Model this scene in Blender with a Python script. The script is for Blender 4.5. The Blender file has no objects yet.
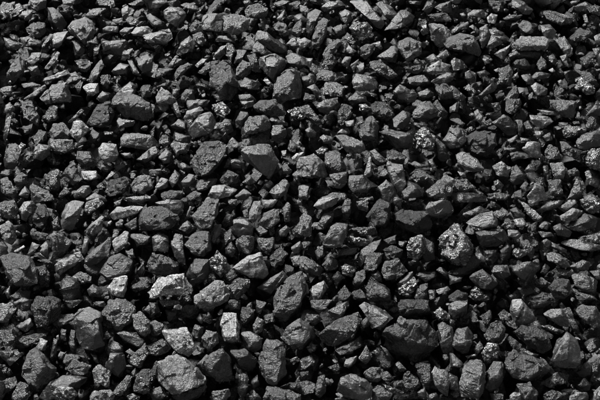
import bpy, math, random
import numpy as np
from mathutils import Vector
C = bpy.context.scene.collection
rad = math.radians

# ------------------------------------------------------------------ camera
PITCH = 55.0            # degrees below the horizon
DIST = 1.30
cam_d = bpy.data.cameras.new("camera"); cam = bpy.data.objects.new("camera", cam_d); C.objects.link(cam)
cam_d.lens = 50; cam_d.sensor_width = 36; cam_d.clip_start = 0.01; cam_d.clip_end = 100
p_ = rad(PITCH)
CAM = np.array([0.0, -DIST*math.cos(p_), DIST*math.sin(p_)])
cam.location = CAM; cam.rotation_euler = (math.pi/2-p_, 0, 0)
cam_d.dof.use_dof = False
bpy.context.scene.camera = cam
# ------------------------------------------------------------------ light
SUN_EL, SUN_AZ = 39.0, -33.0      # azimuth from +Y (away from the viewer), negative = to the west
w = bpy.data.worlds.new("World"); bpy.context.scene.world = w; w.use_nodes = True
nt = w.node_tree; bg = nt.nodes["Background"]
sky = nt.nodes.new("ShaderNodeTexSky"); sky.sky_type = 'NISHITA'; sky.sun_disc = False
sky.sun_elevation = rad(SUN_EL); sky.sun_rotation = rad(SUN_AZ)
bw = nt.nodes.new("ShaderNodeRGBToBW")          # an even grey overcast: the photograph is monochrome
nt.links.new(sky.outputs[0], bw.inputs[0]); nt.links.new(bw.outputs[0], bg.inputs[0])
bg.inputs[1].default_value = 0.05
sl = bpy.data.lights.new("sun", 'SUN'); sun = bpy.data.objects.new("sun", sl); C.objects.link(sun)
sl.energy = 5.0; sl.angle = rad(9); sl.color = (1, 1, 1)
sd = Vector((math.sin(rad(SUN_AZ))*math.cos(rad(SUN_EL)), math.cos(rad(SUN_AZ))*math.cos(rad(SUN_EL)), math.sin(rad(SUN_EL))))
sun.rotation_euler = sd.to_track_quat('Z', 'Y').to_euler()
vs = bpy.context.scene.view_settings
vs.view_transform = 'Standard'; vs.look = 'None'; vs.gamma = 1; vs.exposure = 0.82
cy = bpy.context.scene.cycles
cy.max_bounces = 5; cy.diffuse_bounces = 2; cy.glossy_bounces = 3

# ------------------------------------------------------------------ materials
ALB = {1: .003, 2: .0065, 3: .014, 4: .042, 5: .082}
def coal(tone, kind):
    m = bpy.data.materials.new(f"coal {tone}{kind}"); m.use_nodes = True
    n = m.node_tree.nodes; L = m.node_tree.links; b = n["Principled BSDF"]
    tc = n.new("ShaderNodeTexCoord"); co = tc.outputs["Object"]
    def noise(scale, det=4, rough=.6, src=co):
        x = n.new("ShaderNodeTexNoise"); x.inputs["Scale"].default_value = scale
        x.inputs["Detail"].default_value = det; x.inputs["Roughness"].default_value = rough
        L.new(src, x.inputs["Vector"]); return x.outputs[0]
    def ramp(src, a, b_, lo, hi):
        x = n.new("ShaderNodeMapRange"); x.inputs[1].default_value = a; x.inputs[2].default_value = b_
        x.inputs[3].default_value = lo; x.inputs[4].default_value = hi; L.new(src, x.inputs[0]); return x.outputs[0]
    def mul(a, b_, op='MULTIPLY'):
        x = n.new("ShaderNodeMath"); x.operation = op
        for i, v in enumerate((a, b_)):
            if isinstance(v, (int, float)): x.inputs[i].default_value = v
            else: L.new(v, x.inputs[i])
        return x.outputs[0]
    a = ALB[tone]
    big = ramp(noise(55, 3), .35, .65, .5, 1.6)         # patches of dust
    fine = ramp(noise(520, 5, .75), .38, .64, .4, 1.8)  # grain
    val = mul(mul(mul(big, fine), ramp(noise(190, 4, .65), .38, .62, .40, 1.95)), a)
    if kind == 's':
        mp = n.new("ShaderNodeMapping"); mp.inputs["Scale"].default_value = (1, 1, 7); mp.inputs["Rotation"].default_value = (.5, .4, 0)
        L.new(co, mp.inputs[0]); st = noise(90, 4, .6, mp.outputs[0])
        val = mul(val, ramp(st, .4, .62, .7, 1.35))
    oi = n.new("ShaderNodeObjectInfo"); val = mul(val, ramp(oi.outputs["Random"], 0, 1, .65, 1.45))
    val = mul(val, ramp(noise(640, 2), .56, .70, .85, 3.2 if kind != 'm' else 2.4))   # bright specks, glints painted into the colour
    geo = n.new("ShaderNodeNewGeometry")     # knocked edges are paler, hollows are darker
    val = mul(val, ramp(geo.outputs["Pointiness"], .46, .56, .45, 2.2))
    if kind == 'x':                          # glints painted into the base colour as bright flake cells on black
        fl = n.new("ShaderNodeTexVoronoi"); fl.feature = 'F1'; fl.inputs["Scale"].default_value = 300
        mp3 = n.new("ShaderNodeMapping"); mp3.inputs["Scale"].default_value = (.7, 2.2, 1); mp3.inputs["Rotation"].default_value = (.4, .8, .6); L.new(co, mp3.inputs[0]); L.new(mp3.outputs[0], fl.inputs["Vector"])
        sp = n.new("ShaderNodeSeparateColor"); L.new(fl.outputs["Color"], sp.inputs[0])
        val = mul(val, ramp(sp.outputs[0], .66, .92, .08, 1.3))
    elif kind == 'g':
        fl = n.new("ShaderNodeTexVoronoi"); fl.feature = 'F1'; fl.inputs["Scale"].default_value = 420; L.new(co, fl.inputs["Vector"])
        sp = n.new("ShaderNodeSeparateColor"); L.new(fl.outputs["Color"], sp.inputs[0])
        val = mul(val, ramp(sp.outputs[0], .6, .95, .75, 1.7))  # fainter cell glints, also painted into the colour
    rgb = n.new("ShaderNodeCombineColor")
    for i in range(3): L.new(val, rgb.inputs[i])
    L.new(rgb.outputs[0], b.inputs["Base Color"])
    lo, hi = {'m': (.29, .48), 'r': (.28, .50), 's': (.28, .48), 'g': (.18, .45), 'x': (.13, .30)}[kind]
    L.new(mul(ramp(noise(300, 3), .38, .62, lo, hi), ramp(noise(48, 2), .40, .60, .72, 1.2)), b.inputs["Roughness"])
    b.inputs["IOR"].default_value = 1.75
    b.inputs["Specular IOR Level"].default_value = {'m': .64, 'r': .64, 's': .64, 'g': .68, 'x': .5}[kind]*{1: .6, 2: .8, 3: 1, 4: 1.1, 5: 1.2}[tone]
    # relief finer than the mesh
    h = mul(noise(420, 6, .7), {'m': 1.1, 'r': 1.4, 's': 1.1, 'g': 1.4, 'x': 1.5}[kind])
    vo = n.new("ShaderNodeTexVoronoi"); vo.feature = 'F1'; vo.inputs["Scale"].default_value = 300 if kind in 'gx' else 190
    L.new(co, vo.inputs["Vector"])
    h = mul(h, mul(vo.outputs["Distance"], {'m': .35, 'r': .7, 's': .4, 'g': .9, 'x': 1.5}[kind]), 'ADD')
    if kind == 's': h = mul(h, mul(st, 2.5), 'ADD')
    else:
        mp2 = n.new("ShaderNodeMapping"); mp2.inputs["Scale"].default_value = (1, 5, 1); mp2.inputs["Rotation"].default_value = (.9, .3, .5)
        L.new(co, mp2.inputs[0]); h = mul(h, mul(noise(70, 5, .7, mp2.outputs[0]), 1.6), 'ADD')
    mic = n.new("ShaderNodeTexVoronoi"); mic.feature = 'F1'; mic.inputs["Scale"].default_value = 620
    L.new(co, mic.inputs["Vector"])          # tiny broken crystal faces, in patches
    patch = ramp(noise(75, 3), .44, .60, .15, 1.0)
    h = mul(h, mul(mul(mic.outputs["Distance"], patch), {'m': .8, 'r': 1.2, 's': .8, 'g': 1.6, 'x': 2.2}[kind]), 'ADD')
    bp = n.new("ShaderNodeBump"); bp.inputs["Distance"].default_value = .0022; bp.inputs["Strength"].default_value = {"m": .46, "r": .64, "s": .6, "g": .68, "x": .42}[kind]
    L.new(h, bp.inputs["Height"]); L.new(bp.outputs[0], b.inputs["Normal"])
    return m
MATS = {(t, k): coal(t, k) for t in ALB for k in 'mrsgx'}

# ------------------------------------------------------------------ geometry helpers
R = np.array([[1, 0, 0], [0, math.sin(p_), math.cos(p_)], [0, -math.cos(p_), math.sin(p_)]]).T  # camera axes (x right, y up, z back) as columns
R = np.column_stack([[1, 0, 0], [0, math.sin(p_), math.cos(p_)], [0, -math.cos(p_), math.sin(p_)]])
VIEW = -R[:, 2]
def ray(px, py):
    d = R @ np.array([(px-300)/600*36/50, (200-py)/600*36/50, -1.0]); return d
def surf(x, y):          # the gently uneven top of the heap
    return .012*np.sin(5.1*x+1.3)*np.cos(4.3*y) + .008*np.sin(11*x+7*y) + .006*np.cos(13*y-3*x)
def hit(px, py):
    d = ray(px, py); t = -CAM[2]/d[2]
    for _ in range(6):
        q = CAM + t*d; t = (surf(q[0], q[1])-CAM[2])/d[2]
    return CAM + t*d
PXM = 36/50/600          # metres per pixel per metre of depth

def _hash(i, s):
    h = (i[:, 0].astype(np.int64)*374761393 + i[:, 1].astype(np.int64)*668265263 + i[:, 2].astype(np.int64)*2147483647 + s*1274126177) & 0xffffffff
    h = ((h ^ (h >> 13))*1274126177) & 0xffffffff; h = h ^ (h >> 16); return h/4294967295.0*2-1
def vnoise(p, s=0):
    i = np.floor(p); f = p-i; f = f*f*(3-2*f); i = i.astype(np.int64); r = 0
    for c in range(8):
        o = np.array([c & 1, c >> 1 & 1, c >> 2 & 1]); wt = np.prod(np.where(o, f, 1-f), axis=1); r = r + wt*_hash(i+o, s)
    return r
def hull(P):             # convex hull by Blender, as numpy triangles
    import bmesh
    bm = bmesh.new()
    for q in P: bm.verts.new(q)
    r = bmesh.ops.convex_hull(bm, input=bm.verts)
    bmesh.ops.delete(bm, geom=[v for v in bm.verts if not v.link_faces], context='VERTS')
    bmesh.ops.triangulate(bm, faces=bm.faces); bmesh.ops.recalc_face_normals(bm, faces=bm.faces)
    bm.verts.index_update()
    V = np.array([v.co[:] for v in bm.verts]); F = np.array([[v.index for v in f.verts] for f in bm.faces]); bm.free(); return V, F
def refine(V, F, L):     # split long edges until all are near L, without cracks
    for _ in range(8):
        E = np.sort(np.concatenate([F[:, [0, 1]], F[:, [1, 2]], F[:, [2, 0]]]), axis=1)
        key = E[:, 0]*len(V)+E[:, 1]; u, inv = np.unique(key, return_inverse=True); inv = inv.reshape(3, -1).T
        a, b = u//len(V), u % len(V); ln = np.linalg.norm(V[a]-V[b], axis=1); m = ln > L
        if not m.any(): break
        mid = np.full(len(u), -1); mid[m] = len(V)+np.arange(m.sum()); V = np.concatenate([V, (V[a[m]]+V[b[m]])/2])
        M = mid[inv]; cnt = (M >= 0).sum(1); out = [F[cnt == 0]]
        k = cnt == 3; f, q = F[k], M[k]
        out += [np.stack(t, 1) for t in ((f[:, 0], q[:, 0], q[:, 2]), (q[:, 0], f[:, 1], q[:, 1]), (q[:, 2], q[:, 1], f[:, 2]), (q[:, 0], q[:, 1], q[:, 2]))]
        for s in range(3):
            r = [(s+j) % 3 for j in range(3)]
            k = (cnt == 1) & (M[:, s] >= 0); f, q = F[k][:, r], M[k][:, s]
            out += [np.stack((f[:, 0], q, f[:, 2]), 1), np.stack((q, f[:, 1], f[:, 2]), 1)]
            k = (cnt == 2) & (M[:, s] < 0); f, q = F[k][:, r], M[k][:, r]     # edges r1 and r2 split
            out += [np.stack((f[:, 0], f[:, 1], q[:, 1]), 1), np.stack((f[:, 0], q[:, 1], q[:, 2]), 1), np.stack((q[:, 2], q[:, 1], f[:, 2]), 1)]
        F = np.concatenate(out)
    return V, F
def smooth(V, F, n, lam=.5):
    E = np.concatenate([F[:, [0, 1]], F[:, [1, 2]], F[:, [2, 0]]]); deg = np.bincount(E.ravel(), minlength=len(V))[:, None]
    for _ in range(n):
        S = np.zeros_like(V)
        for ax in range(3):
            S[:, ax] = np.bincount(E[:, 0], V[E[:, 1], ax], len(V)) + np.bincount(E[:, 1], V[E[:, 0], ax], len(V))
        V = V + lam*(S/np.maximum(deg, 1)-V)
    return V
def normals(V, F):
    n = np.cross(V[F[:, 1]]-V[F[:, 0]], V[F[:, 2]]-V[F[:, 0]]); N = np.zeros_like(V)
    for ax in range(3):
        for k in range(3): N[:, ax] += np.bincount(F[:, k], n[:, ax], len(V))
    return N/np.maximum(np.linalg.norm(N, axis=1)[:, None], 1e-12)
FACING = 1.0
def roughen(V, F, size, kind, rng, amt=1.0):
    """Break the smooth hull up as coal breaks: small stepped chips, pits and grain."""
    c = V.mean(0); off = rng.uniform(-50, 50, 3)
    V = smooth(V, F, 1, .12)
    # fresh fracture planes: flat facets with crisp edges
    for q in range(rng.integers(7, 12)):
        n = rng.normal(0, 1, 3)*(.62 if FACING and q >= 2 else 1) - VIEW*1.9*FACING; n /= np.linalg.norm(n)
        t = (V-c) @ n; h = t.max()*(rng.uniform(.62, .82) if q < 3 else rng.uniform(.86, .96))
        V = V - np.maximum(0, t-h)[:, None]*n*(.93)
    N = normals(V, F)
    V = V + N*(vnoise(V/size*2.2+off, 1)*size*.022*amt)[:, None]
    K = {'m': 12, 'r': 26, 's': 14, 'g': 30, 'x': 40}[kind]; A = {'m': .07, 'r': .14, 's': .10, 'g': .17, 'x': .5}[kind]*amt
    seeds = V[rng.integers(0, len(V), K)] + rng.normal(0, size*.05, (K, 3)); dirs = rng.normal(0, 1, (K, 3))
    sc = np.array([1, 1, 1.0])
    d2 = ((V[:, None, :]-seeds[None])**2).sum(2); j = d2.argmin(1)
    step = ((V-seeds[j])*dirs[j]).sum(1)*A + rng.normal(0, size*.009*amt, K)[j]
    step = np.clip(step, -size*.035, size*.04)
    if kind == 's':
        ax = rng.normal(0, 1, 3)
        if kind != 's': ax = ax - VIEW*(ax @ VIEW)*.8
        ax /= np.linalg.norm(ax); t = (V @ ax)/size*(8 if kind == 's' else 2.6) + vnoise(V/size*3+off, 5)*(1.2 if kind == 's' else .35)
        step = step + (np.abs((t % 1)-.5)-.25)*size*.05 if kind == 's' else step + (np.minimum(t % 1, .93)-.5)*size*.024
    V = V + N*step[:, None]
    if kind != 'x': V = smooth(V, F, 1, .18)
    a = {'m': .5, 'r': .85, 's': .65, 'g': .9, 'x': .8}[kind]*amt
    g = vnoise(V/.0075+off, 2)*.0009 + vnoise(V/.0032+off, 3)*.00055
    return V + N*(g*a)[:, None]
def to_mesh(name, V, F, mat, flat=False):
    me = bpy.data.meshes.new(name)
    me.vertices.add(len(V)); me.vertices.foreach_set("co", np.ascontiguousarray(V, dtype=np.float32).ravel())
    me.loops.add(len(F)*3); me.loops.foreach_set("vertex_index", np.ascontiguousarray(F, dtype=np.int32).ravel())
    me.polygons.add(len(F)); me.polygons.foreach_set("loop_start", np.arange(0, len(F)*3, 3, dtype=np.int32))
    me.polygons.foreach_set("use_smooth", np.full(len(F), not flat))
    for m in (mat if isinstance(mat, list) else [mat]): me.materials.append(m)
    me.update(calc_edges=True)
    if not flat: me.set_sharp_from_angle(angle=rad(28))
    return me

# ------------------------------------------------------------------ the lumps of the photograph: outlines, tone 1 (dark) to 5 (pale), r rough, s layered, g glittering
DATA = """
T 0 0
4g 0,30 0,80 35,65 55,35 40,12 10,10
2 120,0 110,25 150,45 185,30 185,0
2 250,0 252,18 285,25 305,8 300,0
3 75,65 90,45 130,40 125,75 105,82
2r 105,115 135,90 175,90 185,125 160,150 120,140
2 80,150 110,145 165,165 155,195 100,185 85,170
2 15,150 45,165 100,180 60,200 30,195
1 190,30 215,30 240,80 275,95 260,120 215,120 195,80
4r+ 275,110 290,82 340,70 365,85 385,125 375,150 345,180 325,155 285,130
2 335,60 370,35 435,30 425,45 380,72 345,72
3 410,115 430,105 475,105 470,130 415,130
3 470,130 500,110 535,108 520,130 485,140
4 525,130 545,108 590,105 610,120 590,145 535,142
4g 500,80 520,65 545,75 560,95 520,100
3 485,35 510,20 520,45 505,75 490,70
3 200,160 215,135 270,125 262,150 235,190 210,190
3s 163,188 200,135 212,138 180,185
4g 390,0 455,0 460,25 430,20 395,20
3 125,215 165,210 165,240 130,260 108,245
3r 30,290 65,240 75,215 100,265 95,290 45,340 30,330
4s 175,275 230,205 240,210 225,250 195,275
3 160,320 235,295 275,275 280,290 235,315 170,325
2 355,325 365,285 405,235 415,265 385,320 365,330
4 445,285 480,252 515,260 505,295 455,298
3 510,240 525,235 555,290 560,315 530,295
3 480,240 490,200 530,195 510,215 500,245
2 545,235 590,215 610,230 605,285 580,300 560,275
2 405,165 500,160 518,180 490,225 420,215 ; 410,182 505,180
5 335,350 345,335 390,335 395,370 370,385 345,370
3g 400,305 440,295 450,325 430,355 405,335
4r 160,395 210,340 270,330 290,380 285,405 200,415
3 470,370 520,325 545,345 540,385 490,385
3 385,395 410,365 440,375 440,405 400,410
3s 95,395 180,335 190,345 130,398
2 85,335 130,330 165,340 150,350 95,350
2 250,310 300,285 330,310 300,340 265,335
3g 300,245 340,235 370,250 350,290 325,285
3 370,190 400,175 395,215 375,225
1 290,165 310,160 340,200 330,225 300,220
2 450,80 490,70 490,95 460,95
4 575,150 600,140 620,170 590,170
2 515,15 550,0 590,-5 570,20 530,22
2r 560,345 600,340 605,385 570,395
2 110,270 150,265 165,300 130,310
2 30,15 60,5 60,35 40,40
T 150 0
3 -10,0 65,0 70,10 30,35 0,35
3+ 55,45 85,28 125,35 145,60 110,110 75,85 60,75
2 120,20 145,10 190,25 200,45 170,45
2 -20,60 0,55 60,90 50,105 10,105
3 -30,140 0,135 80,115 90,150 55,180 0,180 -15,165 ; 0,155 80,130
3 105,215 130,165 160,145 185,175 170,205 120,220
3g 155,110 185,80 205,90 205,130 165,130
4g 170,140 205,125 225,160 210,185 180,170
2 210,65 235,50 290,55 295,75 280,125 235,125 210,115 ; 250,70 245,118
4g+ 295,65 350,58 395,75 398,115 345,140 298,130
3g 380,45 400,20 455,15 470,35 465,65 430,75 385,65
4 505,75 540,38 545,48 520,85
3 225,130 245,125 255,150 235,155
3 260,165 275,140 330,150 350,170 300,170
4 250,225 275,190 305,180 300,215 275,240
3g 305,175 325,165 345,205 330,225 320,255 305,220
2 340,200 385,200 370,250 335,255
2 410,160 430,120 470,130 545,190 550,210 520,220 470,180 440,150
2 410,195 430,165 455,185 490,215 450,230 415,220
3 540,180 570,150 600,150 610,185 590,185
2+ 545,225 570,210 620,230 630,260 600,280 550,250
3r 565,140 580,100 605,75 610,120 595,148
3 440,230 500,220 540,235 545,260 515,280 500,325 470,300 445,270
3r 345,275 370,240 400,255 405,290 375,310 345,300
3g 390,220 420,215 435,250 445,290 410,285 400,250
2 365,330 380,310 440,330 440,355 390,360 360,350
5 450,320 470,315 490,335 475,345
2r 240,345 245,250 290,245 320,265 350,330 350,370 320,400 275,360
3r 255,380 300,355 320,370 310,400 265,405
3r 185,295 240,245 245,265 220,300
4 180,260 210,235 235,235 215,255 190,270
3r 85,310 120,265 150,250 170,260 130,300 95,320
3 65,270 105,220 115,225 90,270
3r 5,305 35,275 75,280 95,275 60,300 30,315
4r 25,390 45,350 75,365 100,400 90,415 30,415
3r 125,385 145,355 175,360 180,400 130,410
4 205,378 220,372 222,388 208,390
2 90,355 115,355 115,380 85,385
3r 490,395 510,310 550,275 575,278 600,290 600,390 530,410 500,410 ; 570,285 535,398
2 20,350 60,330 75,335 50,350
3r 515,90 545,95 555,130 540,150 510,120 495,110
2 355,380 400,375 425,400 360,405
2r 270,-5 310,-5 260,45 215,75 240,25
3 370,5 400,0 410,15 385,30
2 490,15 530,0 560,5 520,30
T 300 0
4r 0,20 25,25 40,45 20,60 0,45
3 85,30 110,5 165,5 180,20 110,50 90,45 ; 95,38 170,15
3 160,55 180,35 205,50 205,85 180,100 165,80
3 200,0 260,-5 335,90 325,115 300,105 275,65 215,20
2 30,55 60,35 85,45 70,90 50,130 30,155 25,125
3r+ 50,160 75,80 95,62 112,80 105,140 70,200 50,185
2 305,15 330,5 370,30 400,70 370,80 330,60
5g+ 195,110 215,90 265,90 290,115 280,140 240,148 210,130
2- 340,120 400,80 400,40 425,38 460,65 440,100 380,125
3 430,0 490,0 480,20 440,15
2 490,40 510,0 535,0 540,30 510,60
2r 510,60 570,50 605,60 605,85 540,85
2 540,30 560,15 600,5 610,50 570,50
4r 520,100 560,95 590,105 610,150 605,185 550,185 525,160
4 485,105 505,98 515,135 500,140
4 -10,160 20,150 42,165 35,185 0,200
4g 175,150 190,130 220,160 200,165
3r 90,215 115,175 150,155 170,170 130,205 110,240
2r 140,165 175,155 195,180 175,200 200,215 150,210
4 175,195 195,180 225,205 210,218 180,210
5 5,245 15,230 50,232 45,265 35,270
2g 90,260 100,230 125,215 150,245 120,290 95,290
3 165,250 185,220 205,230 195,265 175,265
3r 240,195 255,180 295,175 290,210 260,240 245,225
3 285,175 320,165 330,190 325,200
2 300,235 390,170 395,215 380,250 340,245
3r+ 400,165 430,150 485,170 485,215 430,250 410,225 395,190
2g 420,275 440,255 485,255 495,275 470,295 425,290
3g 275,245 320,238 390,300 360,320 325,300 290,275
3 495,235 540,210 560,240 510,255
3 545,225 590,195 605,220 570,240
4 505,275 555,245 600,260 590,285 530,300 505,290
3 525,325 590,285 620,300 600,330 545,335
4r 430,310 495,300 515,325 470,345 440,335
3+ 210,325 225,295 290,310 320,340 300,360 235,365 215,350
3r 65,300 90,280 150,290 140,325 100,325 70,320
4g 90,375 105,330 145,330 175,345 170,385 130,385
3 30,350 60,335 85,370 70,390
3+ 375,365 400,338 470,375 460,410 395,405
3 200,260 235,235 230,255 215,290
3 225,260 255,250 255,290 225,295
4g 340,375 375,378 370,395 345,400
3r 540,350 575,335 615,345 610,395 560,395
2 470,370 510,355 540,375 530,400 480,400
4 0,260 30,280 35,290 0,288
2 195,395 220,370 265,385 270,405 200,415
2r 20,370 60,385 60,405 15,405
2 0,310 40,300 55,330 20,360 0,350
1 130,110 165,95 180,130 150,150
T 450 0
3 70,55 95,38 135,40 145,55 130,70 75,68 ; 80,62 138,62
4 40,55 55,50 65,62 50,72
2g 155,0 215,5 215,45 185,50 160,25
5 150,70 165,52 190,60 180,95 155,90
3 250,0 295,0 330,40 320,60 290,55 250,20
3r 205,75 240,60 290,60 275,75 230,82
3g 370,45 400,40 490,70 485,95 440,100 385,75
3 490,30 545,5 570,20 545,45 505,42
4g 530,60 545,55 555,90 540,90
3 5,120 70,85 75,95 20,135
1 275,105 295,80 350,100 355,135 310,140 285,130
3+ 355,100 400,98 425,125 410,155 375,140
3 75,105 95,98 118,125 110,135
3r -30,165 -10,150 40,135 95,145 125,205 120,225 70,200 30,190 -10,190
3 120,115 145,100 165,145 155,170 130,195 118,160
2 150,190 165,145 200,150 210,175 170,195
3 150,115 190,120 220,130 210,145 170,140
4r+ 255,175 285,145 380,150 400,180 380,200 330,190 265,200
4 175,215 220,195 240,180 235,205 215,240
2 235,218 290,190 360,212 350,235 240,240 ; 240,215 355,218
4r 415,155 455,145 485,185 490,215 470,230 430,170
2r 480,150 520,110 570,135 560,155 500,168
4 575,145 600,135 610,180 585,180
2 395,225 415,215 430,245 415,260 395,245
3r 345,260 365,225 385,245 385,270 360,280
3 5,245 20,228 55,245 68,270 45,285 15,285
1 245,245 300,235 330,270 310,285 260,270
3g 190,350 200,275 235,260 250,290 245,340 220,358
5 255,300 270,290 275,310 260,318
2 325,310 345,288 410,295 390,312 350,320
3 60,290 80,280 105,320 85,330 60,315
3 285,300 320,295 345,330 325,345 295,320
4 325,345 345,330 390,355 385,380 345,382
5g+ 500,315 525,305 580,355 575,370 545,380 515,345
3 440,225 470,215 470,240 450,245
3g 520,235 560,220 580,245 545,270 525,260
3 0,340 15,345 65,390 40,410 10,390
4g 55,350 75,335 105,365 100,375 65,360
3 110,385 150,350 175,325 190,350 170,370 125,395
3g 215,400 265,335 275,385 255,405
5 395,280 410,270 422,285 405,292
4 430,325 445,318 450,335 435,338
2 570,195 600,190 605,235 590,240
4 175,280 195,270 205,282 185,290
4 130,235 155,232 160,252 140,258
2 105,290 140,280 160,295 120,310
2g 540,20 600,25 600,60 560,50
4 480,5 520,0 510,12 485,15
2r 500,280 560,290 600,340 560,340
T 0 100
3 10,30 40,10 60,35 40,55 15,50
2 25,60 45,60 40,120 15,190 12,150
3g 85,10 125,0 155,70 150,105 100,70
3g 165,80 205,22 230,28 225,80 190,90
3 270,90 325,35 335,42 300,85
1r 350,95 390,20 440,0 455,60 435,105 380,110
3r 450,0 470,-30 530,-20 600,10 610,70 570,85 500,65 465,40
3 460,95 475,72 540,85 530,105 470,110
5r+ 285,120 295,88 325,85 362,120 340,140 310,165 288,145
3r 195,130 215,95 250,92 285,125 275,155 200,150
2r 130,145 155,120 185,125 185,160 145,180
2 190,170 200,155 290,160 295,195 270,210 225,215 195,195
1 15,230 35,180 60,170 85,200 75,260 50,280 20,265
5g 65,195 85,170 105,180 85,210
3 135,200 150,175 195,185 200,215 165,245 140,230
3g 70,265 110,225 130,210 135,240 85,280
4+ 395,195 410,172 465,178 475,215 470,245 425,248 400,230
2 485,185 485,130 530,135 600,135 640,180 600,200 540,180 505,187 ; 530,138 510,180
4 480,215 520,210 530,230 500,235
2 545,240 600,195 615,235 580,255
1 305,235 310,205 360,210 395,255 375,270 320,260
3r 390,260 415,250 450,270 430,290 395,275
5 325,285 385,285 390,312 355,325 330,315
3 415,325 445,285 460,292 425,330
4g 185,310 205,275 235,280 240,340 215,365 190,345
2r 250,300 280,250 295,245 310,280 330,320 290,340 255,320
3r 55,320 75,290 110,300 105,340 70,345
3r 0,320 30,308 70,375 55,390 0,370
3r 120,345 130,335 195,365 215,400 130,410
4r 525,335 550,305 600,305 610,350 570,375 530,360
3g 230,385 265,340 280,370 240,395
3 290,375 330,345 355,345 370,365 340,390 300,395
3 345,395 380,370 420,390 430,405 350,410
1- 340,190 370,110 400,140 370,190
1r 430,390 440,320 500,310 525,320 500,370
3 75,380 100,345 120,370 110,395
3 455,265 490,255 500,265 470,285
3 485,395 540,385 600,385 600,400 560,415 500,405
4g 415,125 450,128 455,136 420,138
2r 90,110 130,95 125,130 100,140
5g 385,345 405,330 420,350 400,358
5g 505,345 520,335 520,370 508,372
T 150 100
4 30,0 75,0 72,35 55,48 40,25
3 80,0 105,0 125,65 110,70 90,35
2 145,0 240,0 230,20 190,38 155,35
4 125,70 150,45 200,25 215,40 180,70 140,80
5g 250,20 290,10 325,45 290,75 270,60
3 360,5 415,0 415,25 380,35
3+ 150,125 195,65 240,50 270,85 240,135 170,150 ; 200,80 240,120
2 270,110 300,75 325,80 335,125 300,140 275,130
1 340,85 365,45 390,50 395,75 360,120 345,110
2r 415,25 440,0 500,0 550,50 530,65 470,65 430,45
5g 550,45 580,25 605,30 605,75 570,80
4g+ 375,100 400,65 455,60 485,95 480,120 430,130 385,140
3r 375,165 430,135 480,120 480,170 440,180 385,185
2 465,80 475,65 550,90 550,105 500,98
3s 485,130 495,105 530,100 548,140 520,175 490,160
3++ 365,205 385,185 500,182 515,245 480,320 440,290 400,240
2 85,145 95,128 160,145 165,175 100,165
4r 85,180 100,168 165,178 150,212 105,220
2 85,105 115,75 145,85 150,110 130,130
3g 35,175 45,140 75,150 80,175 60,190
3 35,230 65,195 95,220 95,250 55,255
2g+ 160,255 220,170 280,160 308,185 300,220 240,300 205,305 165,280
4r 310,175 330,150 365,180 345,195 320,190
3 325,240 345,237 385,250 375,275 325,275
2 105,260 135,250 165,270 160,290 130,285
2 -5,280 50,275 45,300 0,305
2 75,320 100,280 120,300 115,330 90,350
4 20,350 45,310 70,320 70,350 40,360
3 125,330 155,295 175,300 180,320 150,355 130,350
3r 185,345 200,320 270,315 265,335 220,360 190,360
2r 280,320 310,280 355,300 355,330 310,340 285,335
2r 45,375 80,360 130,365 130,395 50,400
4 225,395 250,345 300,340 345,360 320,385 260,400
4 430,335 440,318 455,325 445,342
4 455,340 480,322 495,335 475,355
2 370,330 400,300 425,330 400,345
3 475,370 540,310 560,340 545,375 500,400
3g 435,370 455,355 475,370 455,395
2 550,195 560,160 590,180 580,210 555,205
5 565,230 590,212 615,208 610,238 575,245
3 525,205 545,200 545,230 530,230
3g 525,270 540,250 570,285 560,300 530,295
3r 295,270 310,235 325,240 315,270
2 340,385 375,355 405,375 385,400 350,400
2 570,300 600,270 605,330 590,335
3r 145,385 175,365 205,375 190,400 150,405
2 -20,205 20,185 40,205 15,240 -15,240
3g 5,15 20,20 15,70 0,75
T 300 100
3g 0,20 30,15 90,90 70,105 35,75 0,45
2 70,20 90,0 150,-10 150,10 110,65 80,55
2g 155,45 175,15 200,25 205,60 165,105 150,90
5g 235,20 260,15 285,35 270,50 240,45
2g 280,20 300,0 340,10 375,60 350,85 310,70
2+ 370,75 410,42 440,55 440,90 410,120 375,105
2 450,50 480,10 520,5 555,45 545,75 500,88 452,78 ; 455,52 552,50
3r 530,15 550,0 590,50 600,65 570,60
3 445,100 455,90 510,95 505,105
4 180,85 215,80 215,105 185,105
3g 225,70 250,65 260,90 230,100
3r 240,130 275,65 290,60 315,110 310,160 270,165 245,155 ; 275,80 270,150
2 318,125 355,115 440,135 460,165 440,200 390,195 350,165 ; 330,125 440,170
5g+ 460,150 470,110 495,108 540,150 530,195 505,200 470,175
4r+ 145,145 180,140 245,165 265,200 240,215 190,210 165,175 ; 165,165 260,200
4 150,130 170,115 195,130 180,138
3 80,150 95,138 135,150 130,175 95,175
5g 65,205 85,188 110,195 100,220 75,220
3 20,120 40,110 65,130 60,150 35,150
4r+ 0,235 55,212 95,255 108,310 30,310 -15,300 -10,260
2s 105,215 140,200 160,215 190,280 185,310 125,295 100,250
2 120,300 185,290 190,330 165,355 140,350
5 255,300 275,230 285,225 285,300 265,312
3 280,205 300,198 345,240 335,255 310,260 290,240
2g 350,215 370,195 425,230 410,265 350,245
3++ 350,250 410,260 425,340 400,395 375,345 370,310 350,280
3+ 315,350 345,320 375,345 400,395 365,410 335,400
2 315,300 340,275 360,290 350,315
2 190,340 200,305 250,300 310,345 270,375 210,365
3g 445,300 480,278 530,310 500,335 460,325
1 410,370 430,325 500,350 480,390 420,395
4g 505,365 580,300 625,325 600,385 540,395 510,385
2 510,240 530,235 550,280 535,285
2 440,255 460,245 510,265 470,275
1 540,150 580,180 605,240 560,250 540,210
4r 80,395 130,370 180,375 185,395 140,410
3 -5,345 45,330 30,400 -5,400
5g 0,55 22,70 5,80 -10,75
2r 215,240 245,230 250,270 220,280
4g 235,395 290,385 300,400 250,405
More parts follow.
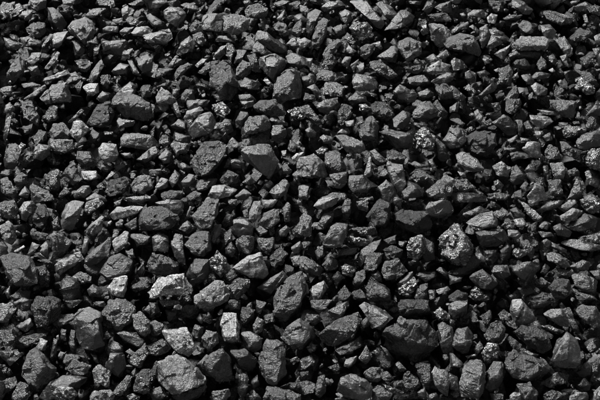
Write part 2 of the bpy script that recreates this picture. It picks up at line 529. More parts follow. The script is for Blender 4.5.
2 420,235 435,230 430,275 418,270
T 450 100
2+ -30,160 0,110 55,120 70,155 40,195 0,195
3 0,30 40,0 30,50 0,60
3 95,45 115,35 135,65 120,95 100,80
5g 165,15 195,10 205,40 180,50
3g 225,0 280,-5 285,15 250,60 220,40
2 170,90 215,60 235,70 270,110 265,140 230,140 200,110
3 265,80 290,80 295,125 275,135
4 320,60 400,70 415,85 370,115 340,100 ; 325,80 405,88
4 350,38 435,48 435,62 380,58
3r 400,0 500,5 505,20 490,70 450,65 420,30 400,15 ; 415,28 500,28
3r 310,80 340,125 300,120 295,95
4 340,125 370,125 365,150 345,150
5g 450,120 475,100 545,115 540,135 500,140 460,150
4 490,88 515,85 520,95 495,97
3g 545,90 560,65 580,70 570,130 545,110
2+ 505,170 515,145 590,120 620,135 600,185 540,200 510,190
2 545,60 590,5 610,10 610,60 570,65
1r 65,150 105,120 180,135 185,180 150,230 110,200 75,200
4 290,195 310,170 355,170 365,230 345,235 320,225 ; 308,172 342,228
3g 380,215 395,180 430,190 440,235 385,240
3r 440,165 460,168 505,205 495,230 450,215
4s+ 20,215 55,208 100,235 135,275 120,290 75,280 35,260
4 30,285 60,290 65,308 45,310
5r 170,265 205,245 238,270 235,310 185,300
1 240,280 265,258 300,300 285,335 245,340
3 295,285 315,258 340,260 340,280 300,295
5g 175,325 190,320 215,340 205,360 180,350
3r 240,215 270,205 280,230 250,245
5g+ 540,235 560,200 610,195 620,285 580,280 545,255
4r 400,255 450,250 465,280 450,320 410,290
2 370,265 390,260 400,295 375,300
3r 470,285 500,270 525,285 515,305 475,305
3 540,290 570,275 615,320 600,360 550,330
3s 470,400 510,310 545,340 520,400
3g 390,320 440,320 450,370 420,385 400,380
4 310,385 340,335 370,350 390,400 320,410 ; 340,340 350,400
2g 335,310 380,310 385,345 350,345
3g -20,320 70,318 100,350 60,375 -10,370
2 -5,370 80,370 145,385 150,405 0,410
3g 150,375 210,370 240,380 220,400 160,395
3r 280,350 300,325 315,335 295,370
2 530,390 570,375 600,395 590,420 540,415
4 230,160 270,140 275,160 240,175
3 280,150 315,155 310,168 285,165
4r 215,190 265,192 260,200 220,202
4r 185,210 195,200 210,225 200,235
2r 130,90 160,75 180,95 150,110
3r 0,75 30,70 60,95 50,110
3 435,90 475,90 470,115 440,110
2 370,145 400,130 410,160 385,165
3 440,215 455,225 450,240 440,235
2r 255,370 285,360 290,395 260,400
T 0 200
3r -5,15 55,0 75,40 65,75 -5,70
3 75,45 95,10 140,0 145,30 105,85 85,75
1r 130,80 150,20 180,20 195,60 170,115 140,110
2r 120,125 150,130 195,135 185,160 130,160
3 245,70 265,10 290,0 335,10 310,80 290,130 250,115
4g 205,85 230,65 240,110 215,115
4g 345,10 370,0 400,-10 415,15 375,40 350,60 340,40
4 345,115 405,62 418,70 405,125 370,145 345,130
4 440,60 470,30 540,25 570,30 560,50 490,75 455,80
2r 555,60 585,20 605,120 555,125
4r 0,100 35,85 60,110 65,160 45,180 20,165 0,130 ; 35,95 45,170
5 55,205 95,180 100,188 60,212
3 110,215 130,170 165,175 135,200 120,230
3 150,200 180,190 195,155 205,190 190,230 165,220
3r 200,150 215,125 250,140 285,165 255,215 235,240 210,200 ; 225,140 240,225
4 325,215 340,140 355,145 350,205 335,225
4 218,260 270,220 320,210 335,235 290,265 240,300 220,285
2 325,260 360,210 430,160 445,165 435,215 370,270 335,280 ; 350,240 435,170
5r 450,165 500,125 515,130 505,175 465,215
4g 290,310 320,285 365,305 360,330 320,335
2r+ 0,230 50,215 110,220 145,270 150,330 80,355 40,320
2g 140,270 180,260 200,300 195,350 165,355 150,310
1 240,325 260,300 310,320 330,400 260,410
5r 425,350 460,315 510,300 500,340 495,390 450,380
1 400,290 435,230 480,215 530,240 520,290 480,305 430,320
2 350,360 375,335 420,365 400,390 360,385
2r 40,385 80,355 120,365 115,400 50,400
2 545,285 575,245 580,280 560,310
3r 520,350 570,320 600,305 600,345 540,370
3 20,370 40,345 45,390 30,395
4 590,370 605,360 605,390
2 520,140 555,135 600,145 590,180 550,185
2g 150,240 190,235 215,255 180,262
4g 505,205 530,195 540,230 515,235
1 500,100 545,70 550,115 520,125
4r 330,100 345,85 350,105 335,112
3 455,10 490,-5 480,20 460,25
T 150 200
2r+ 0,30 50,30 110,60 115,80 80,115 0,125 -40,105 -45,60
3 20,10 70,0 130,0 135,30 110,65 60,30
3 135,80 160,25 170,30 155,75
3r+ 170,65 230,-5 275,0 270,50 240,110 195,115
2 100,120 150,80 190,115 150,150
3 10,150 40,130 70,145 75,205 15,205
3 85,170 100,135 130,140 115,180 145,285 125,280 95,210
3r 140,180 185,125 235,130 245,195 215,225 180,225
4 240,175 255,100 285,100 280,140 250,182
3 330,138 335,80 375,75 415,98 410,135 370,142 ; 336,105 412,110
3g 345,160 370,140 420,150 415,200 385,222 355,195
4g 430,155 495,150 500,175 480,205 440,200
2r 285,90 310,55 335,60 325,100 300,110
3 395,60 415,5 440,5 445,50 420,90 400,85
3r 430,95 450,55 510,35 520,85 475,115 440,110
4g 425,115 440,105 475,125 440,145
4 445,0 510,0 490,30 460,35
4r 530,35 550,10 562,20 560,85 540,90
2 515,125 545,100 560,115 545,145 520,145
3g 570,120 600,85 615,100 610,150 575,145
3 565,190 600,165 615,185 600,210 575,215
2g 480,225 520,190 550,215 530,250 500,275 480,255
4r 560,230 600,220 605,265 575,265
5g+ 235,245 270,205 300,235 325,275 285,310 250,280
1 145,300 180,235 235,240 245,280 220,320 175,350 155,345
4+ 330,270 390,225 440,212 470,295 460,312 400,305 340,285
2r 0,220 60,222 115,260 110,295 50,300 -15,285
5s++ -5,370 40,315 135,292 130,370 60,382 0,392
4r++ 180,385 260,325 295,325 315,370 305,400 205,455 185,425
3g 310,345 350,312 400,320 400,345 360,400 320,395
2 430,350 470,320 530,285 550,310 510,345 470,385 435,375
3r 500,370 570,300 605,290 620,340 600,420 540,485 500,460 490,420
3g 295,130 325,115 330,165 300,180
1 300,195 325,170 345,195 330,230 305,215
3r 370,45 390,35 395,75 378,72
4g 310,0 350,-5 345,20 320,22
1 400,240 470,225 480,260 470,290
2r 540,255 575,270 570,300 545,295
T 300 200
4+ 55,25 70,0 120,-10 165,-5 150,15 75,45
2 160,40 180,0 210,0 200,60 180,80
4g 225,5 275,0 270,45 235,40
1r 265,70 295,20 320,0 365,20 365,75 340,110 300,105
3 355,0 375,-15 410,0 405,35 385,25
4g 0,70 20,55 45,70 45,135 25,150 -5,135
3s 70,100 100,50 135,45 130,80 95,120
2+ 90,175 135,85 190,100 190,135 165,185 120,190
3g -5,180 20,165 50,170 30,195 0,200
3g 205,115 230,110 300,110 310,140 250,145
5g 190,145 230,150 285,165 260,185 205,180
5 380,85 400,60 425,70 400,105
1r 360,60 400,40 520,50 530,110 480,140 420,120 400,90
5g+ 425,190 445,155 490,140 503,175 495,215 460,240 430,230
1 495,150 535,175 540,240 500,255 490,215
3+ 505,35 520,10 570,0 600,5 615,40 600,70 540,70 510,55
3s 150,225 165,200 230,190 230,215
2 220,260 245,200 290,170 325,155 320,190 270,200 250,225 235,270
3g 255,250 270,210 330,215 325,250 290,285 260,280
1r 335,200 370,180 410,200 400,240 345,225
3r 325,290 340,250 390,235 430,285 385,315 345,320
3 385,340 430,295 450,285 455,310 420,340 395,350
5g 395,355 430,335 455,310 475,345 430,390 400,380
3r 90,260 120,225 150,245 150,275 105,285
5g 165,265 185,255 228,275 210,310 170,295
2s 0,225 30,230 100,280 90,310 40,290 0,280
1 125,310 150,285 180,315 145,345
1 210,330 225,290 260,275 262,310 240,350 215,350
5s 35,400 50,345 95,325 115,350 75,405
2 0,295 25,290 35,320 5,330
3 -15,345 30,335 35,370 10,400 -10,400
2r 150,370 180,340 205,380 190,400 155,400
3 285,295 310,280 325,300 330,330 290,330
1s 260,350 285,310 350,350 380,385 370,405 280,405
2r 210,370 240,355 280,400 215,400
1 470,290 540,285 550,305 500,330 470,310
2 545,280 565,265 600,300 595,320
4 545,360 590,345 600,360 555,378
2 515,360 540,360 545,400 520,400
1 455,390 480,340 510,335 515,400 470,405
1 60,205 90,180 100,220 70,240
1 335,160 385,140 385,175 350,180
2g 420,5 490,-5 485,30 440,25
3 390,165 430,165 415,190 395,185
T 450 200
5g+ -45,160 -20,135 20,95 50,100 85,150 90,200 50,260 10,250 -30,215
3 50,55 120,25 160,40 100,55 60,70
4g 170,50 190,40 215,55 205,75 180,70
3+ 65,90 110,60 170,45 188,80 185,105 130,118 75,100
1 105,130 150,118 215,120 230,155 195,185 130,190
3g 215,85 235,70 260,105 250,120 220,110
4 255,80 290,70 308,100 285,115 260,100
3 230,120 270,120 285,145 260,160 235,145
4g 275,0 305,15 375,75 350,90 320,70 300,40
1 240,40 265,30 300,60 295,75 255,70
3 350,110 380,85 405,95 390,120
4 350,125 405,130 415,145 370,150
4s+ 440,65 490,35 530,45 510,75 470,90 445,80
3 430,30 480,0 520,0 490,30 460,48
3 340,45 390,10 460,0 430,30 370,50
2 310,0 360,0 350,20 320,25
1 470,110 540,55 590,75 580,110 530,125 485,120
5g 520,0 600,0 595,50 560,55 525,25
3 440,165 500,155 600,180 610,200 560,205 510,200 460,180
4g 510,150 600,125 605,175 540,170
3 370,165 385,155 405,165 395,195 375,185
3 400,165 470,200 470,212 420,200 398,180
4s+ 380,215 410,205 470,235 480,265 450,270 390,240
2 480,265 530,240 560,250 555,280 500,290
3r 425,270 485,285 490,305 440,300
3r 280,165 310,160 345,210 325,240 300,210
5g+ 245,215 260,195 300,200 305,220 275,235
4 100,215 125,215 145,235 130,270 110,250
1r -10,295 60,240 100,220 115,260 80,295 30,305
1 135,205 145,193 190,195 190,240 160,265 140,245
1 200,200 225,165 245,190 240,230 205,250
2+ 165,285 180,262 230,260 245,300 210,322 180,315
2+ 245,265 330,245 350,290 320,335 290,320 255,290
2 330,245 350,230 365,265 350,290
2 360,295 380,255 400,270 380,310
2g 335,330 365,310 400,335 385,360 350,355
1r+ 400,345 430,315 475,320 490,365 460,395 415,390
3s 490,300 530,290 590,325 590,365 540,370 500,345
1 80,310 130,275 190,335 160,360 110,350
5g 80,370 100,345 150,380 165,400 90,400
2 -5,300 50,310 45,325 0,340
1r -5,385 30,360 70,375 70,405 -5,405
2r 320,395 370,370 410,375 425,400 370,410
1 270,350 330,360 340,380 290,385
3s 490,355 560,375 590,400 510,400
2 410,110 440,95 490,130 480,150 430,140
1 460,10 500,5 520,30 500,40
2 560,285 600,280 605,320 585,318
1 320,100 350,85 345,130 325,125
T 0 300
4g 0,20 40,10 70,35 30,85 -10,90 -10,40
2 55,10 90,-10 130,0 110,50 75,40
1g 130,20 150,-10 200,-10 240,0 235,70 190,100 145,110 140,60 ; 150,0 145,90
2 255,0 330,0 320,10 275,40
3r 205,85 230,60 300,55 290,85 240,105 215,105
2+ 300,60 315,30 360,25 400,50 410,130 415,180 370,200 330,190 305,150
5r 65,105 120,72 135,100 100,130
3g 425,30 440,0 500,0 540,30 525,95 480,125 420,100 405,70 ; 425,45 525,60
4g+ 530,60 560,50 600,85 600,130 580,150 540,115
3 575,40 595,20 605,30 600,60
2 465,130 500,125 545,130 580,165 560,198 510,172 ; 475,140 575,160
3g 0,125 50,120 65,150 50,180 0,185
2g 60,170 90,150 150,135 190,130 180,155 120,180 75,200 60,190
5 140,195 165,155 190,165 180,200 155,210
3r+ 85,305 115,215 140,190 170,215 220,275 200,335 155,365 115,330
2 -5,205 70,200 85,220 40,265 0,225
2 200,230 215,155 230,160 225,215 215,245
2 240,115 265,120 265,170 245,160
3r 275,175 285,120 300,125 310,190 290,210
5 232,225 240,205 255,212 245,235
3r 255,250 265,215 310,220 320,235 270,265
3g 265,275 300,240 345,255 365,260 350,290 310,308
2 360,210 385,215 400,255 380,250
3 415,195 445,160 490,185 490,210 430,225
2 425,265 440,215 495,210 505,260 480,310 430,285 ; 440,225 460,300
4g 370,285 400,258 440,285 435,350 380,330
3 500,210 520,195 545,215 525,225
4g 520,230 580,175 595,215 560,270 525,250
3g 455,370 510,300 530,305 520,345 480,385
2g 535,365 545,300 575,275 600,280 600,375 565,375
2 150,395 180,350 250,300 280,305 350,312 355,330 300,345 240,360 190,405
5g+++ 205,380 230,350 290,350 310,380 290,400 215,400
3g 0,330 60,305 70,335 30,375 -5,370
3g 45,370 80,325 115,340 120,380 80,405 50,400
4r 355,385 380,365 440,360 460,385 450,410 360,410
5g 505,385 530,375 560,385 555,405 510,405
2 370,10 415,5 425,30 390,25
4 225,145 235,140 238,160 228,160
1 310,220 350,225 360,260 330,245
2 130,385 150,370 160,400 135,405
T 150 300
3r -5,10 30,15 40,45 0,70
4r 35,0 100,0 120,10 95,25 50,22
2g 120,40 150,20 195,25 195,60 170,75 140,70
3g 300,35 320,0 365,0 360,35 325,40
4 185,75 200,55 215,80 205,98
5g 215,80 230,68 250,85 235,95
5r+ 55,125 150,115 165,155 182,195 160,230 105,200 65,160
3r 0,90 20,82 60,105 40,140 -5,145 -10,110
3g -15,185 50,158 85,185 75,205 20,225 0,215
2 165,140 180,98 215,110 205,170 185,165
3s 205,155 225,120 265,130 275,170 240,200 210,190
5s+ 285,95 295,55 345,55 360,110 355,175 310,178 290,150
3+ 365,135 400,130 450,155 445,190 420,212 380,195
4g 412,100 430,68 455,80 450,120 430,140 415,125
2g 360,80 370,30 420,40 410,80 375,95
2 525,150 545,110 600,75 650,110 660,150 610,200 555,190
3r+ 435,250 470,160 510,165 540,200 540,290 500,350 470,330 445,290 ; 475,180 500,340
4r+ 35,250 110,218 155,255 220,305 215,335 150,350 80,380 50,370 35,310
3r 85,385 140,370 220,340 230,350 190,395 120,405
3r 185,265 250,210 290,200 320,240 335,320 290,335 240,305 200,285 ; 285,210 255,300
1 320,200 380,190 430,240 410,290 350,270
2 350,370 355,300 385,290 395,320 385,385 360,390
2 400,325 430,300 440,340 415,365
4r 240,400 250,370 315,355 325,380 300,410
3r 455,395 470,345 550,360 600,380 600,410 460,410
2r 550,350 560,330 600,335 610,355 590,365
2 0,370 40,345 70,380 40,405 5,400
2g -5,300 25,240 35,260 25,320 5,340
5g 555,240 590,225 600,245 570,255
2 395,385 430,375 450,400 400,405
3 185,180 220,195 215,212 190,205
1 425,0 465,10 440,60 425,50
3g 455,65 490,50 500,85 460,95
1 60,40 110,40 115,90 75,85
4g 275,70 285,65 290,85 278,90
T 300 300
2s 40,0 130,0 110,30 75,50 45,30
3s 105,50 150,20 195,0 195,25 165,75 110,70
3+ 240,25 260,12 320,30 372,72 325,120 290,105 ; 258,52 345,92
3g 80,140 115,100 230,50 245,80 215,155 130,188 90,170
2s 140,200 200,165 250,140 255,180 200,215 160,220
3s 235,235 265,180 290,225 265,262
4 175,265 185,235 230,225 220,255 195,272
5g 285,210 300,200 325,210 315,228
4r++++ 388,85 400,65 425,75 425,105 400,115
2r 325,145 350,110 430,85 510,80 555,140 555,180 480,245 420,235 360,200 ; 380,120 500,180
1r 400,0 515,0 515,40 470,75 410,70 395,30
5g 535,50 560,30 588,50 585,75 555,80
2 550,100 570,90 610,110 615,230 575,210 555,160
3r 15,85 30,55 75,60 90,80 50,105 20,100
5g 25,190 45,175 70,180 60,205 40,215
4g 0,240 50,215 60,245 20,280 -5,280
3g -5,330 30,325 60,335 55,370 20,380 -5,370
2s 60,380 70,310 100,300 105,370 75,395
3+ 145,365 165,310 205,295 260,320 285,350 285,395 240,400 180,385 ; 165,315 195,370
3r 255,295 280,270 320,270 335,310 310,330 270,320
3r 290,360 310,340 370,375 350,405 290,405
3r 320,290 350,285 375,315 350,328 330,320
5g 330,335 400,360 440,385 425,395 370,375
2g 460,260 480,250 520,255 530,320 515,358 490,345
2g 415,300 430,285 475,320 480,350 440,365 415,345
4s 530,290 540,265 590,290 600,340 590,385 560,370 540,340
4g 380,255 395,245 425,280 400,290
2 470,370 500,350 510,395 475,400
2 515,380 545,370 560,405 520,405
3g 310,0 375,0 370,20 330,25
3 140,395 180,385 205,400 190,410 145,410
2g 110,270 150,255 170,275 140,290
1 320,180 350,200 380,240 350,245
3g 385,325 410,320 415,345 390,345
1r 165,150 200,170 180,185 150,180
2g 0,290 35,285 40,315 5,318
1 0,100 35,90 60,130 40,165 0,175
T 450 300
3 -5,15 20,5 70,0 65,60 20,80 0,60
3g 120,65 160,40 170,70 145,105
3g 75,60 100,55 115,85 90,95
3g 185,65 215,40 250,60 250,80 200,80
2g 140,140 165,95 200,80 222,110 215,160 180,185 150,165
4 240,40 250,0 285,0 345,75 330,90 265,105
1+ 252,45 288,40 308,72 270,80
2 315,0 370,0 420,10 350,40 330,30
3+ 375,55 400,38 445,40 475,75 475,110 440,105 395,75
2s 440,40 480,30 500,80 525,140 500,130 480,90
3r 500,40 530,20 580,30 605,60 600,110 570,110 520,70
1r 255,130 290,105 345,105 395,150 405,190 375,215 330,195 ; 270,120 380,190
2r 225,155 240,145 290,180 270,205 245,190
5g+ 130,215 150,175 190,180 200,215 180,250 140,250
2 5,180 25,120 70,110 98,150 75,210 45,215
3 285,210 310,203 355,220 345,232
2r+ 220,260 225,205 290,215 365,240 395,280 385,315 330,325 250,310
3 360,230 380,240 425,295 415,300 380,280
3g 360,335 410,310 430,290 475,300 470,330 400,350
3+ 400,240 430,165 470,135 505,160 540,240 500,270 440,272
3 0,200 50,250 55,270 0,270
3s+ 40,330 55,270 80,240 125,242 150,268 140,335 115,398 45,385 ; 118,250 90,388
2 140,350 145,290 175,250 210,250 218,300 200,350 165,370
3r 265,340 320,330 350,370 350,405 300,405
5 240,385 260,365 295,375 300,405 240,405
2g 370,380 410,362 470,375 470,410 370,410
3 480,385 510,368 550,370 560,405 480,410
3 575,370 600,345 610,400 570,405
2g 565,250 595,230 605,240 605,320 560,330
2 510,340 540,310 560,340 540,365
5g 360,105 400,100 460,130 445,145 400,125
4g 545,190 570,165 585,190 560,215
1 500,290 540,250 575,250 565,300 530,315
3 -5,290 30,310 35,360 0,365
2r 160,375 215,375 215,405 170,405
4r 95,200 120,165 135,190 105,225
5g 60,225 100,215 110,228 70,235
3s 0,75 20,85 10,110 0,105
"""
lumps = []
for ln in DATA.strip().splitlines():
    if ln[0] == 'T':
        _, tx, ty = ln.split(); tx = int(tx); ty = int(ty); continue
    nm = None
    if '#' in ln: ln, nm = ln.split('#'); nm = nm.strip()
    ridge = []
    if ';' in ln:
        ln, r_ = ln.split(';'); ridge = [tuple(map(float, q.split(','))) for q in r_.split()]
    t, *pts = ln.split()
    P = np.array([tuple(map(float, q.split(','))) for q in pts])/4 + (tx, ty)
    ridge = [(a/4+tx, b/4+ty) for a, b in ridge]
    kind = next((c for c in t if c in 'rsg'), 'm')
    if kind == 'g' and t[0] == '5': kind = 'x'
    x, y = P[:, 0], P[:, 1]; area = abs(np.sum(x*np.roll(y, -1)-y*np.roll(x, -1)))/2
    lumps.append(dict(tone=int(t[0]), kind=kind, lift=t.count('+')-t.count('-'), P=P, ridge=ridge, area=area, name=nm, c=P.mean(0)))
order = sorted(range(len(lumps)), key=lambda i: -lumps[i]['area'])
for r_, i in enumerate(order): lumps[i]['rank'] = r_
for xy in ((401, 322), (91, 89), (89, 176), (547, 31)):         # small ones that stand out by themselves
    min(lumps, key=lambda l: abs(l['c'][0]-xy[0])+abs(l['c'][1]-xy[1]))['rank'] = 0

def inset(P, c, f, rng, jit):
    return c + (P-c)*f + rng.normal(0, jit, P.shape)
def make_lump(L, seed):
    rng = np.random.default_rng(seed)
    P = L['P']; c2 = P.mean(0); Q = P-c2
    u, s, vt = np.linalg.svd(Q-Q.mean(0), full_matrices=False)
    pr = (Q @ vt.T); mw = max(2.0, np.ptp(pr[:, 1]))           # narrow width in photo pixels
    P = c2 + Q*1.05
    base = hit(*c2); dep = (base-CAM) @ VIEW; m = dep*PXM           # metres per pixel here
    W = mw*m
    lift = L['lift']*.010 + (.006 if mw > 16 else -.006) - W*.12 + rng.uniform(-.004, .004)
    base = base - VIEW*lift
    n = -VIEW*.62 + np.array([0, 0, 1])*.38 + rng.normal(0, .10, 3); n /= np.linalg.norm(n)
    def on_plane(px, h=0):                                           # photo point to a point on the lump's middle plane, h towards the viewer
        d = ray(*px); t = ((base-CAM) @ n)/(d @ n); q = CAM + t*d; return q*1 + (CAM-q)/np.linalg.norm(CAM-q)*h
    pts = [on_plane(q, rng.uniform(-.14, .14)*W) for q in P]
    pts += [on_plane(q, -.3*W) for q in inset(P, c2, .9, rng, mw*.03)[::2]]
    if L['ridge']:
        hh = rng.uniform(.42, .52)*W
        pts += [on_plane(q, hh) for q in L['ridge']]
    else:
        # the broken top: a few corners of an upper face, tilted its own way, and one or two free corners
        ang = rng.uniform(-1, 1, 2)*.45; ang += (.15, .32); H = rng.uniform(.30, .46)*W
        for q in inset(P, c2 + rng.normal(0, mw*.07, 2)+np.array([.07, .12])*mw, rng.uniform(.42, .68), rng, mw*.05)[::1 if len(P) < 5 else 2]:
            tilt = ((q-c2) @ ang)/mw*W*.8
            pts.append(on_plane(q, max(.12*W, H+tilt)))
        if rng.random() < .5: pts.append(on_plane(c2+rng.normal(0, mw*.12, 2), H*1.18))
    for q in inset(P, c2, .66, rng, mw*.06): pts.append(on_plane(q, -rng.uniform(.5, .8)*W))
    V, F = hull(pts)
    small = L['rank'] >= 300
    V, F = refine(V, F, max(.0021, W*.045) if L['kind'] != 'x' else max(.0036, W*.085))
    V = roughen(V, F, W, L['kind'], rng, .9 if not small else .8)
    return V, F, base

# ------------------------------------------------------------------ setting: the dark bed under the heap
gx = np.linspace(-3, 3, 61); GX, GY = np.meshgrid(gx, gx); GZ = surf(GX, GY)-.14
V = np.stack([GX.ravel(), GY.ravel(), GZ.ravel()], 1); idx = np.arange(61*61).reshape(61, 61)
q = np.stack([idx[:-1, :-1].ravel(), idx[:-1, 1:].ravel(), idx[1:, 1:].ravel(), idx[1:, :-1].ravel()], 1)
F = np.concatenate([q[:, [0, 1, 2]], q[:, [0, 2, 3]]])
g = bpy.data.objects.new("ground", to_mesh("ground", V, F, MATS[1, 'm'])); C.objects.link(g); g["kind"] = "structure"

# ------------------------------------------------------------------ individual lumps, and the many smaller ones as one mass
stuffV, stuffF, stuffM = [], [], []; nv = 0
keys = list(MATS); 
def add_stuff(V, F, key):
    global nv
    stuffV.append(V); stuffF.append(F+nv); stuffM.append(np.full(len(F), keys.index(key))); nv += len(V)
for i, L in enumerate(lumps):
    V, F, base = make_lump(L, 1000+i + (5000 if L['area'] > 1300 else 0))
    if L['rank'] < 300:
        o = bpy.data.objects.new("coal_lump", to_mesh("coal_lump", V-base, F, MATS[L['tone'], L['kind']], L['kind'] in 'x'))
        o.location = base; C.objects.link(o); L['obj'] = o
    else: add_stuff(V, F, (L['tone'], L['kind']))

# templates of small broken pieces for the deeper layers
rng = np.random.default_rng(7); templ = []; FACING = 0.0
for k in range(18):
    P = rng.normal(0, 1, (14, 3)); P /= np.linalg.norm(P, axis=1)[:, None]; P *= rng.uniform(.8, 1.1, (14, 1))*np.array([1.25, rng.uniform(.7, 1), rng.uniform(.5, .8)])
    V, F = hull(P*.5); V, F = refine(V, F, .16); V = roughen(V*.02, F, .02, 'mrsg'[k % 4], rng, .9)/.02
    templ.append((V, F, 'mrsg'[k % 4]))
coarse = []
for k in range(10):
    P = rng.normal(0, 1, (12, 3)); P /= np.linalg.norm(P, axis=1)[:, None]; P *= rng.uniform(.8, 1.1, (12, 1))*np.array([1.25, .85, .7])
    V, F = hull(P*.5); V, F = refine(V, F, .3); coarse.append((roughen(V*.02, F, .02, 'm', rng, .9)/.02, F, 'm'))
def rot(rng):
    q = rng.normal(0, 1, 4); q /= np.linalg.norm(q); a, b, c, d = q
    return np.array([[1-2*(c*c+d*d), 2*(b*c-a*d), 2*(b*d+a*c)], [2*(b*c+a*d), 1-2*(b*b+d*d), 2*(c*d-a*b)], [2*(b*d-a*c), 2*(c*d+a*b), 1-2*(b*b+c*c)]])
def scatter(n, depth, smin, smax, tones, region, outside=False):
    for _ in range(n):
        x, y = rng.uniform(region[0], region[1]), rng.uniform(region[2], region[3])
        z = surf(x, y)
        q = np.array([x, y, z])-CAM; dz = q @ VIEW; px = 300+(q @ R[:, 0])/dz/PXM; py = 200-(q @ R[:, 1])/dz/PXM
        inside = -6 < px < 606 and -6 < py < 406
        if outside == inside and outside: continue
        s = rng.uniform(smin, smax)*(1 if rng.random() < .8 else 1.3)
        T_ = coarse if depth > .05 or outside else templ; V, F, k = T_[rng.integers(len(T_))]
        add_stuff((V*s) @ rot(rng).T + (x, y, z-depth-rng.uniform(0, .012)), F, (int(rng.choice(tones)), k))
REG = (-.75, .75, -.75, .85)
scatter(3600, .029, .020, .038, [1, 1, 2, 2], REG)  # deeper pieces take dark tones: crevice shade put into their colour
scatter(2600, .054, .034, .060, [1, 1, 1, 2], REG)
scatter(1600, .085, .050, .075, [1], REG)
scatter(5500, .015, .006, .014, [1, 2, 3, 4, 4], REG)
WIDE = (-1.5, 1.5, -1.1, 1.9)            # the heap goes on beyond the frame
scatter(7000, .004, .034, .062, [1, 2, 3, 3, 4], WIDE, outside=True)
scatter(5000, .035, .045, .075, [1, 2], WIDE, outside=True)
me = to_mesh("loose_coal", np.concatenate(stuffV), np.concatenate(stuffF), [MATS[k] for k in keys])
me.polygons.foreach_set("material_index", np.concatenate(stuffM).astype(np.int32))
o = bpy.data.objects.new("loose_coal", me); C.objects.link(o); o["kind"] = "stuff"
o["label"] = "smaller broken pieces of coal and crumbs filling the gaps between the larger lumps"; o["category"] = "coal"
print("lumps", len(lumps), "area rank 300:", lumps[order[299]]['area'], "tris", sum(len(f) for f in stuffF))
# ------------------------------------------------------------------ labels: each says how its lump looks and which well-marked lump it lies beside
LANDMARKS = """
82,31|big pale notched lump near the top left corner
56,92|bright rough wedge in the upper left
91,89|small white-faced block in the upper left
175,18|smooth six-sided lump near the top edge
237,24|bright crumbly block near the top edge
222,80|big dark upright slab in the upper middle
286,86|large split block in the upper middle
165,98|whitish pointed sliver in the upper left
361,29|glittering oval nugget near the top middle
320,32|long upright finger-shaped lump near the top
366,14|longest slanting lump at the top edge
410,50|rough square lump in the upper right half
442,36|pale rough block in the upper right half
366,83|smooth grey hexagonal lump in the upper middle
402,93|smooth grey hump in the upper middle
532,44|pale arched lump in the upper right
585,86|whitest-faced lump near the upper right edge
548,32|rounded oval lump near the top right
506,76|speckled egg-shaped lump in the upper right
557,17|long textured slab near the top right
467,44|large rough wedge in the upper right
131,107|large rough lump in the upper left
80,130|bright white four-sided lump on the left
109,153|pale boxy lump left of the middle
89,176|small white half-disc lump on the left
12,157|black wedge by the left edge
143,184|pale cube-like lump left of the middle
60,147|broad lump with a ridged front, left
204,125|five-sided grey lump above the middle
221,111|glittering white cluster above the middle
260,160|big downward-pointing triangular lump
209,158|large pitted lump left of the middle
258,125|speckled blocky lump above the big triangle
317,165|big pale-faced block near the middle
337,165|ribbed upright lump near the middle
425,138|bright cracked block right of the middle
396,140|wide dark slab with a pale rim
391,178|bent leaning lump right of the middle
350,142|pale flat-topped lump near the middle
371,132|grey peaked lump right of the middle
457,138|dark round lump right of the middle
482,143|large black faceted lump on the right
469,162|pale layered slab on the right
595,161|bright cracked lump at the right edge
589,139|dark smooth lump at the right edge
579,188|leaning striped slab on the right
440,191|pale speckled lump right of the middle
20,270|broad dark boulder-like lump at the left edge
125,212|pale winged lump left of the middle
94,226|pale tapered lump on the left
121,242|bright jagged lump on the left
116,288|bright two-lobed lump in the lower left
69,264|knobbly long lump on the left
97,254|long dark slanting wedge on the left
73,218|upright pointed lump on the left
158,219|broad dark lump left of the middle
205,214|large rough club-shaped lump near the middle
219,265|glittering white nugget below the middle
252,267|big three-cornered lump below the middle
166,286|pale flat slab below left of the middle
211,298|grey four-sided lump below the middle
290,297|large rough lump below the middle
197,273|smooth black lump below the middle
335,234|smooth dark leaning slab near the middle
416,247|bright crumbly nugget right of the middle
440,210|pale oval pebble-like lump right of the middle
320,291|bright curved lump below the middle
380,215|crumpled black lump right of the middle
457,245|largest glittering lump of all
482,221|pale wide wedge on the right
532,272|smooth kite-shaped lump on the right
501,273|smooth six-sided lump on the right
581,247|long pale slab at the right edge
558,260|oval layered lump on the right
561,290|round black knob in the lower right
570,219|pale layered lens on the right
88,328|largest smooth black lump in the lower left
38,370|big rough upright lump in the lower left
64,393|glittering crust at the bottom left
117,320|block with a rough top, lower left
143,323|bright speckled oval in the lower left
184,377|largest rough lump of the bottom left
179,343|bright slanting block in the lower left half
231,329|bright striated upright block below the middle
272,364|tall upright lump at the bottom middle
300,333|large smooth lump under the middle
413,340|largest dark boulder in the lower right
401,322|small pale pebble resting on the largest boulder
377,317|smooth roof-shaped lump in the lower middle
341,331|speckled loaf-shaped lump in the lower middle
355,386|grey humped lump at the bottom middle
441,382|speckled upright lump at the bottom
473,378|tall block with a pale face, bottom right
568,352|broad triangular lump in the lower right
525,367|large dark rough slab in the lower right
532,340|dark cracked lump in the lower right
492,353|glittering block in the lower right
523,314|pale slab with a dark socket, lower right
464,342|smooth dark triangular lump in the lower right
558,319|grey oval lump in the lower right
"""
big = [L for L in lumps if 'obj' in L]
marks = []
for ln in LANDMARKS.strip().splitlines():
    xy, ref = ln.split('|'); xy = np.array([float(v) for v in xy.split(',')])
    L = min((l for l in big if 'ref' not in l), key=lambda l: np.linalg.norm(l['c']-xy))
    if np.linalg.norm(L['c']-xy) > 9: print("LANDMARK far", ref, L['c']); continue
    L['ref'] = ref; marks.append(L)
TONE = {1: "black", 2: "dark", 3: "grey", 4: "pale", 5: "bright"}
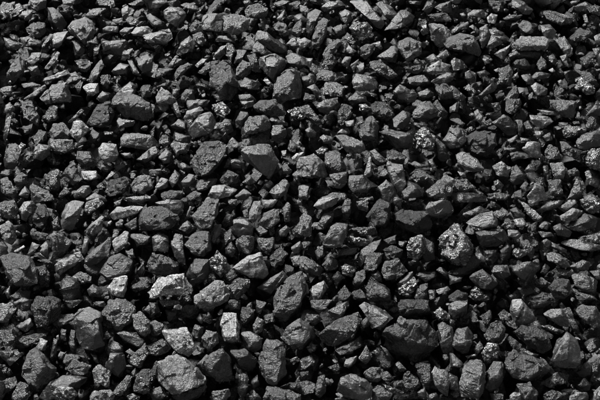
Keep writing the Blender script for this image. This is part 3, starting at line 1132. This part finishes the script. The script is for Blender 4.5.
KIND = {'m': "smooth", 'r': "rough", 's': "layered", 'g': "speckled", 'x': "glittering"}
def shape_word(L):
    Q = L['P']-L['c']; u, s, vt = np.linalg.svd(Q, full_matrices=False); pr = Q @ vt.T; a = np.ptp(pr[:, 0])/max(np.ptp(pr[:, 1]), .1)
    th = abs(math.degrees(math.atan2(vt[0, 1], vt[0, 0]))) % 180
    if a > 1.75: return "slanting sliver" if 25 < th < 65 or 115 < th < 155 else ("upright sliver" if 65 <= th <= 115 else "flat sliver")
    if a > 1.35: return "slanting lump" if 25 < th < 65 or 115 < th < 155 else ("upright lump" if 65 <= th <= 115 else "wide lump")
    return "wedge" if len(L['P']) <= 4 else ("block" if len(L['P']) == 5 else "chunk")
def size_word(L):
    return "large" if L['area'] > 420 else ("small" if L['area'] < 150 else "medium")
def where(d, m):
    dx, dy = d; ang = math.degrees(math.atan2(-dy, dx)) % 360
    return ["right of", "above and right of", "above", "above and left of", "left of", "below and left of", "below", "below and right of"][int((ang+22.5)//45) % 8]
used = set(); NOUNS = set('lump wedge block slab sliver nugget cluster boulder hump pebble crust knob lens half-disc cube oval half'.split())
for L in marks:
    r = L['ref']; lab = None
    for wd in r.replace(',', ' ').split():
        if wd in NOUNS: lab = r.replace(wd, 'coal '+wd, 1); break
    lab = lab or r
    L['obj']["label"] = lab[0].upper()+lab[1:]; used.add(lab.lower())
for L in big:
    if 'ref' in L: continue
    near = sorted(marks, key=lambda m: np.linalg.norm(m['c']-L['c']))
    best = None
    for m in near[:6]:
        d = L['c']-m['c']; reach = math.sqrt(m['area']/math.pi)+math.sqrt(L['area']/math.pi)
        gap = np.linalg.norm(d)-reach; w_ = where(d, m); pre = "touching it" if gap < 3 else ""
        adv = "just " if gap < 6 else ("" if gap < 22 else "well ")
        for look in (f"{TONE[L['tone']]} {KIND[L['kind']]} {shape_word(L)}", f"{size_word(L)} {TONE[L['tone']]} {KIND[L['kind']]} {shape_word(L)}"):
            lab = f"{look} {adv}{w_} the {m['ref']}"
            if lab.lower() not in used and len(lab.replace('-', ' ').split()) <= 16 and best is None: best = lab
    if best is None: print("NO LABEL", L['c']); best = f"{size_word(L)} {TONE[L['tone']]} {shape_word(L)} of coal beside the {near[0]['ref']}"
    if len(best.replace('-', ' ').split()) < 16:
        for nn in ('sliver', 'lump', 'wedge', 'block', 'chunk'):
            i_ = best.find(nn)
            if 0 <= i_ < 40 and 'coal' not in best: best = best[:i_]+'coal '+best[i_:]
    used.add(best.lower()); L['obj']["label"] = best[0].upper()+best[1:]
for L in big:
    L['obj']["category"] = "coal"; L['obj']["group"] = "lumps of coal in the heap"
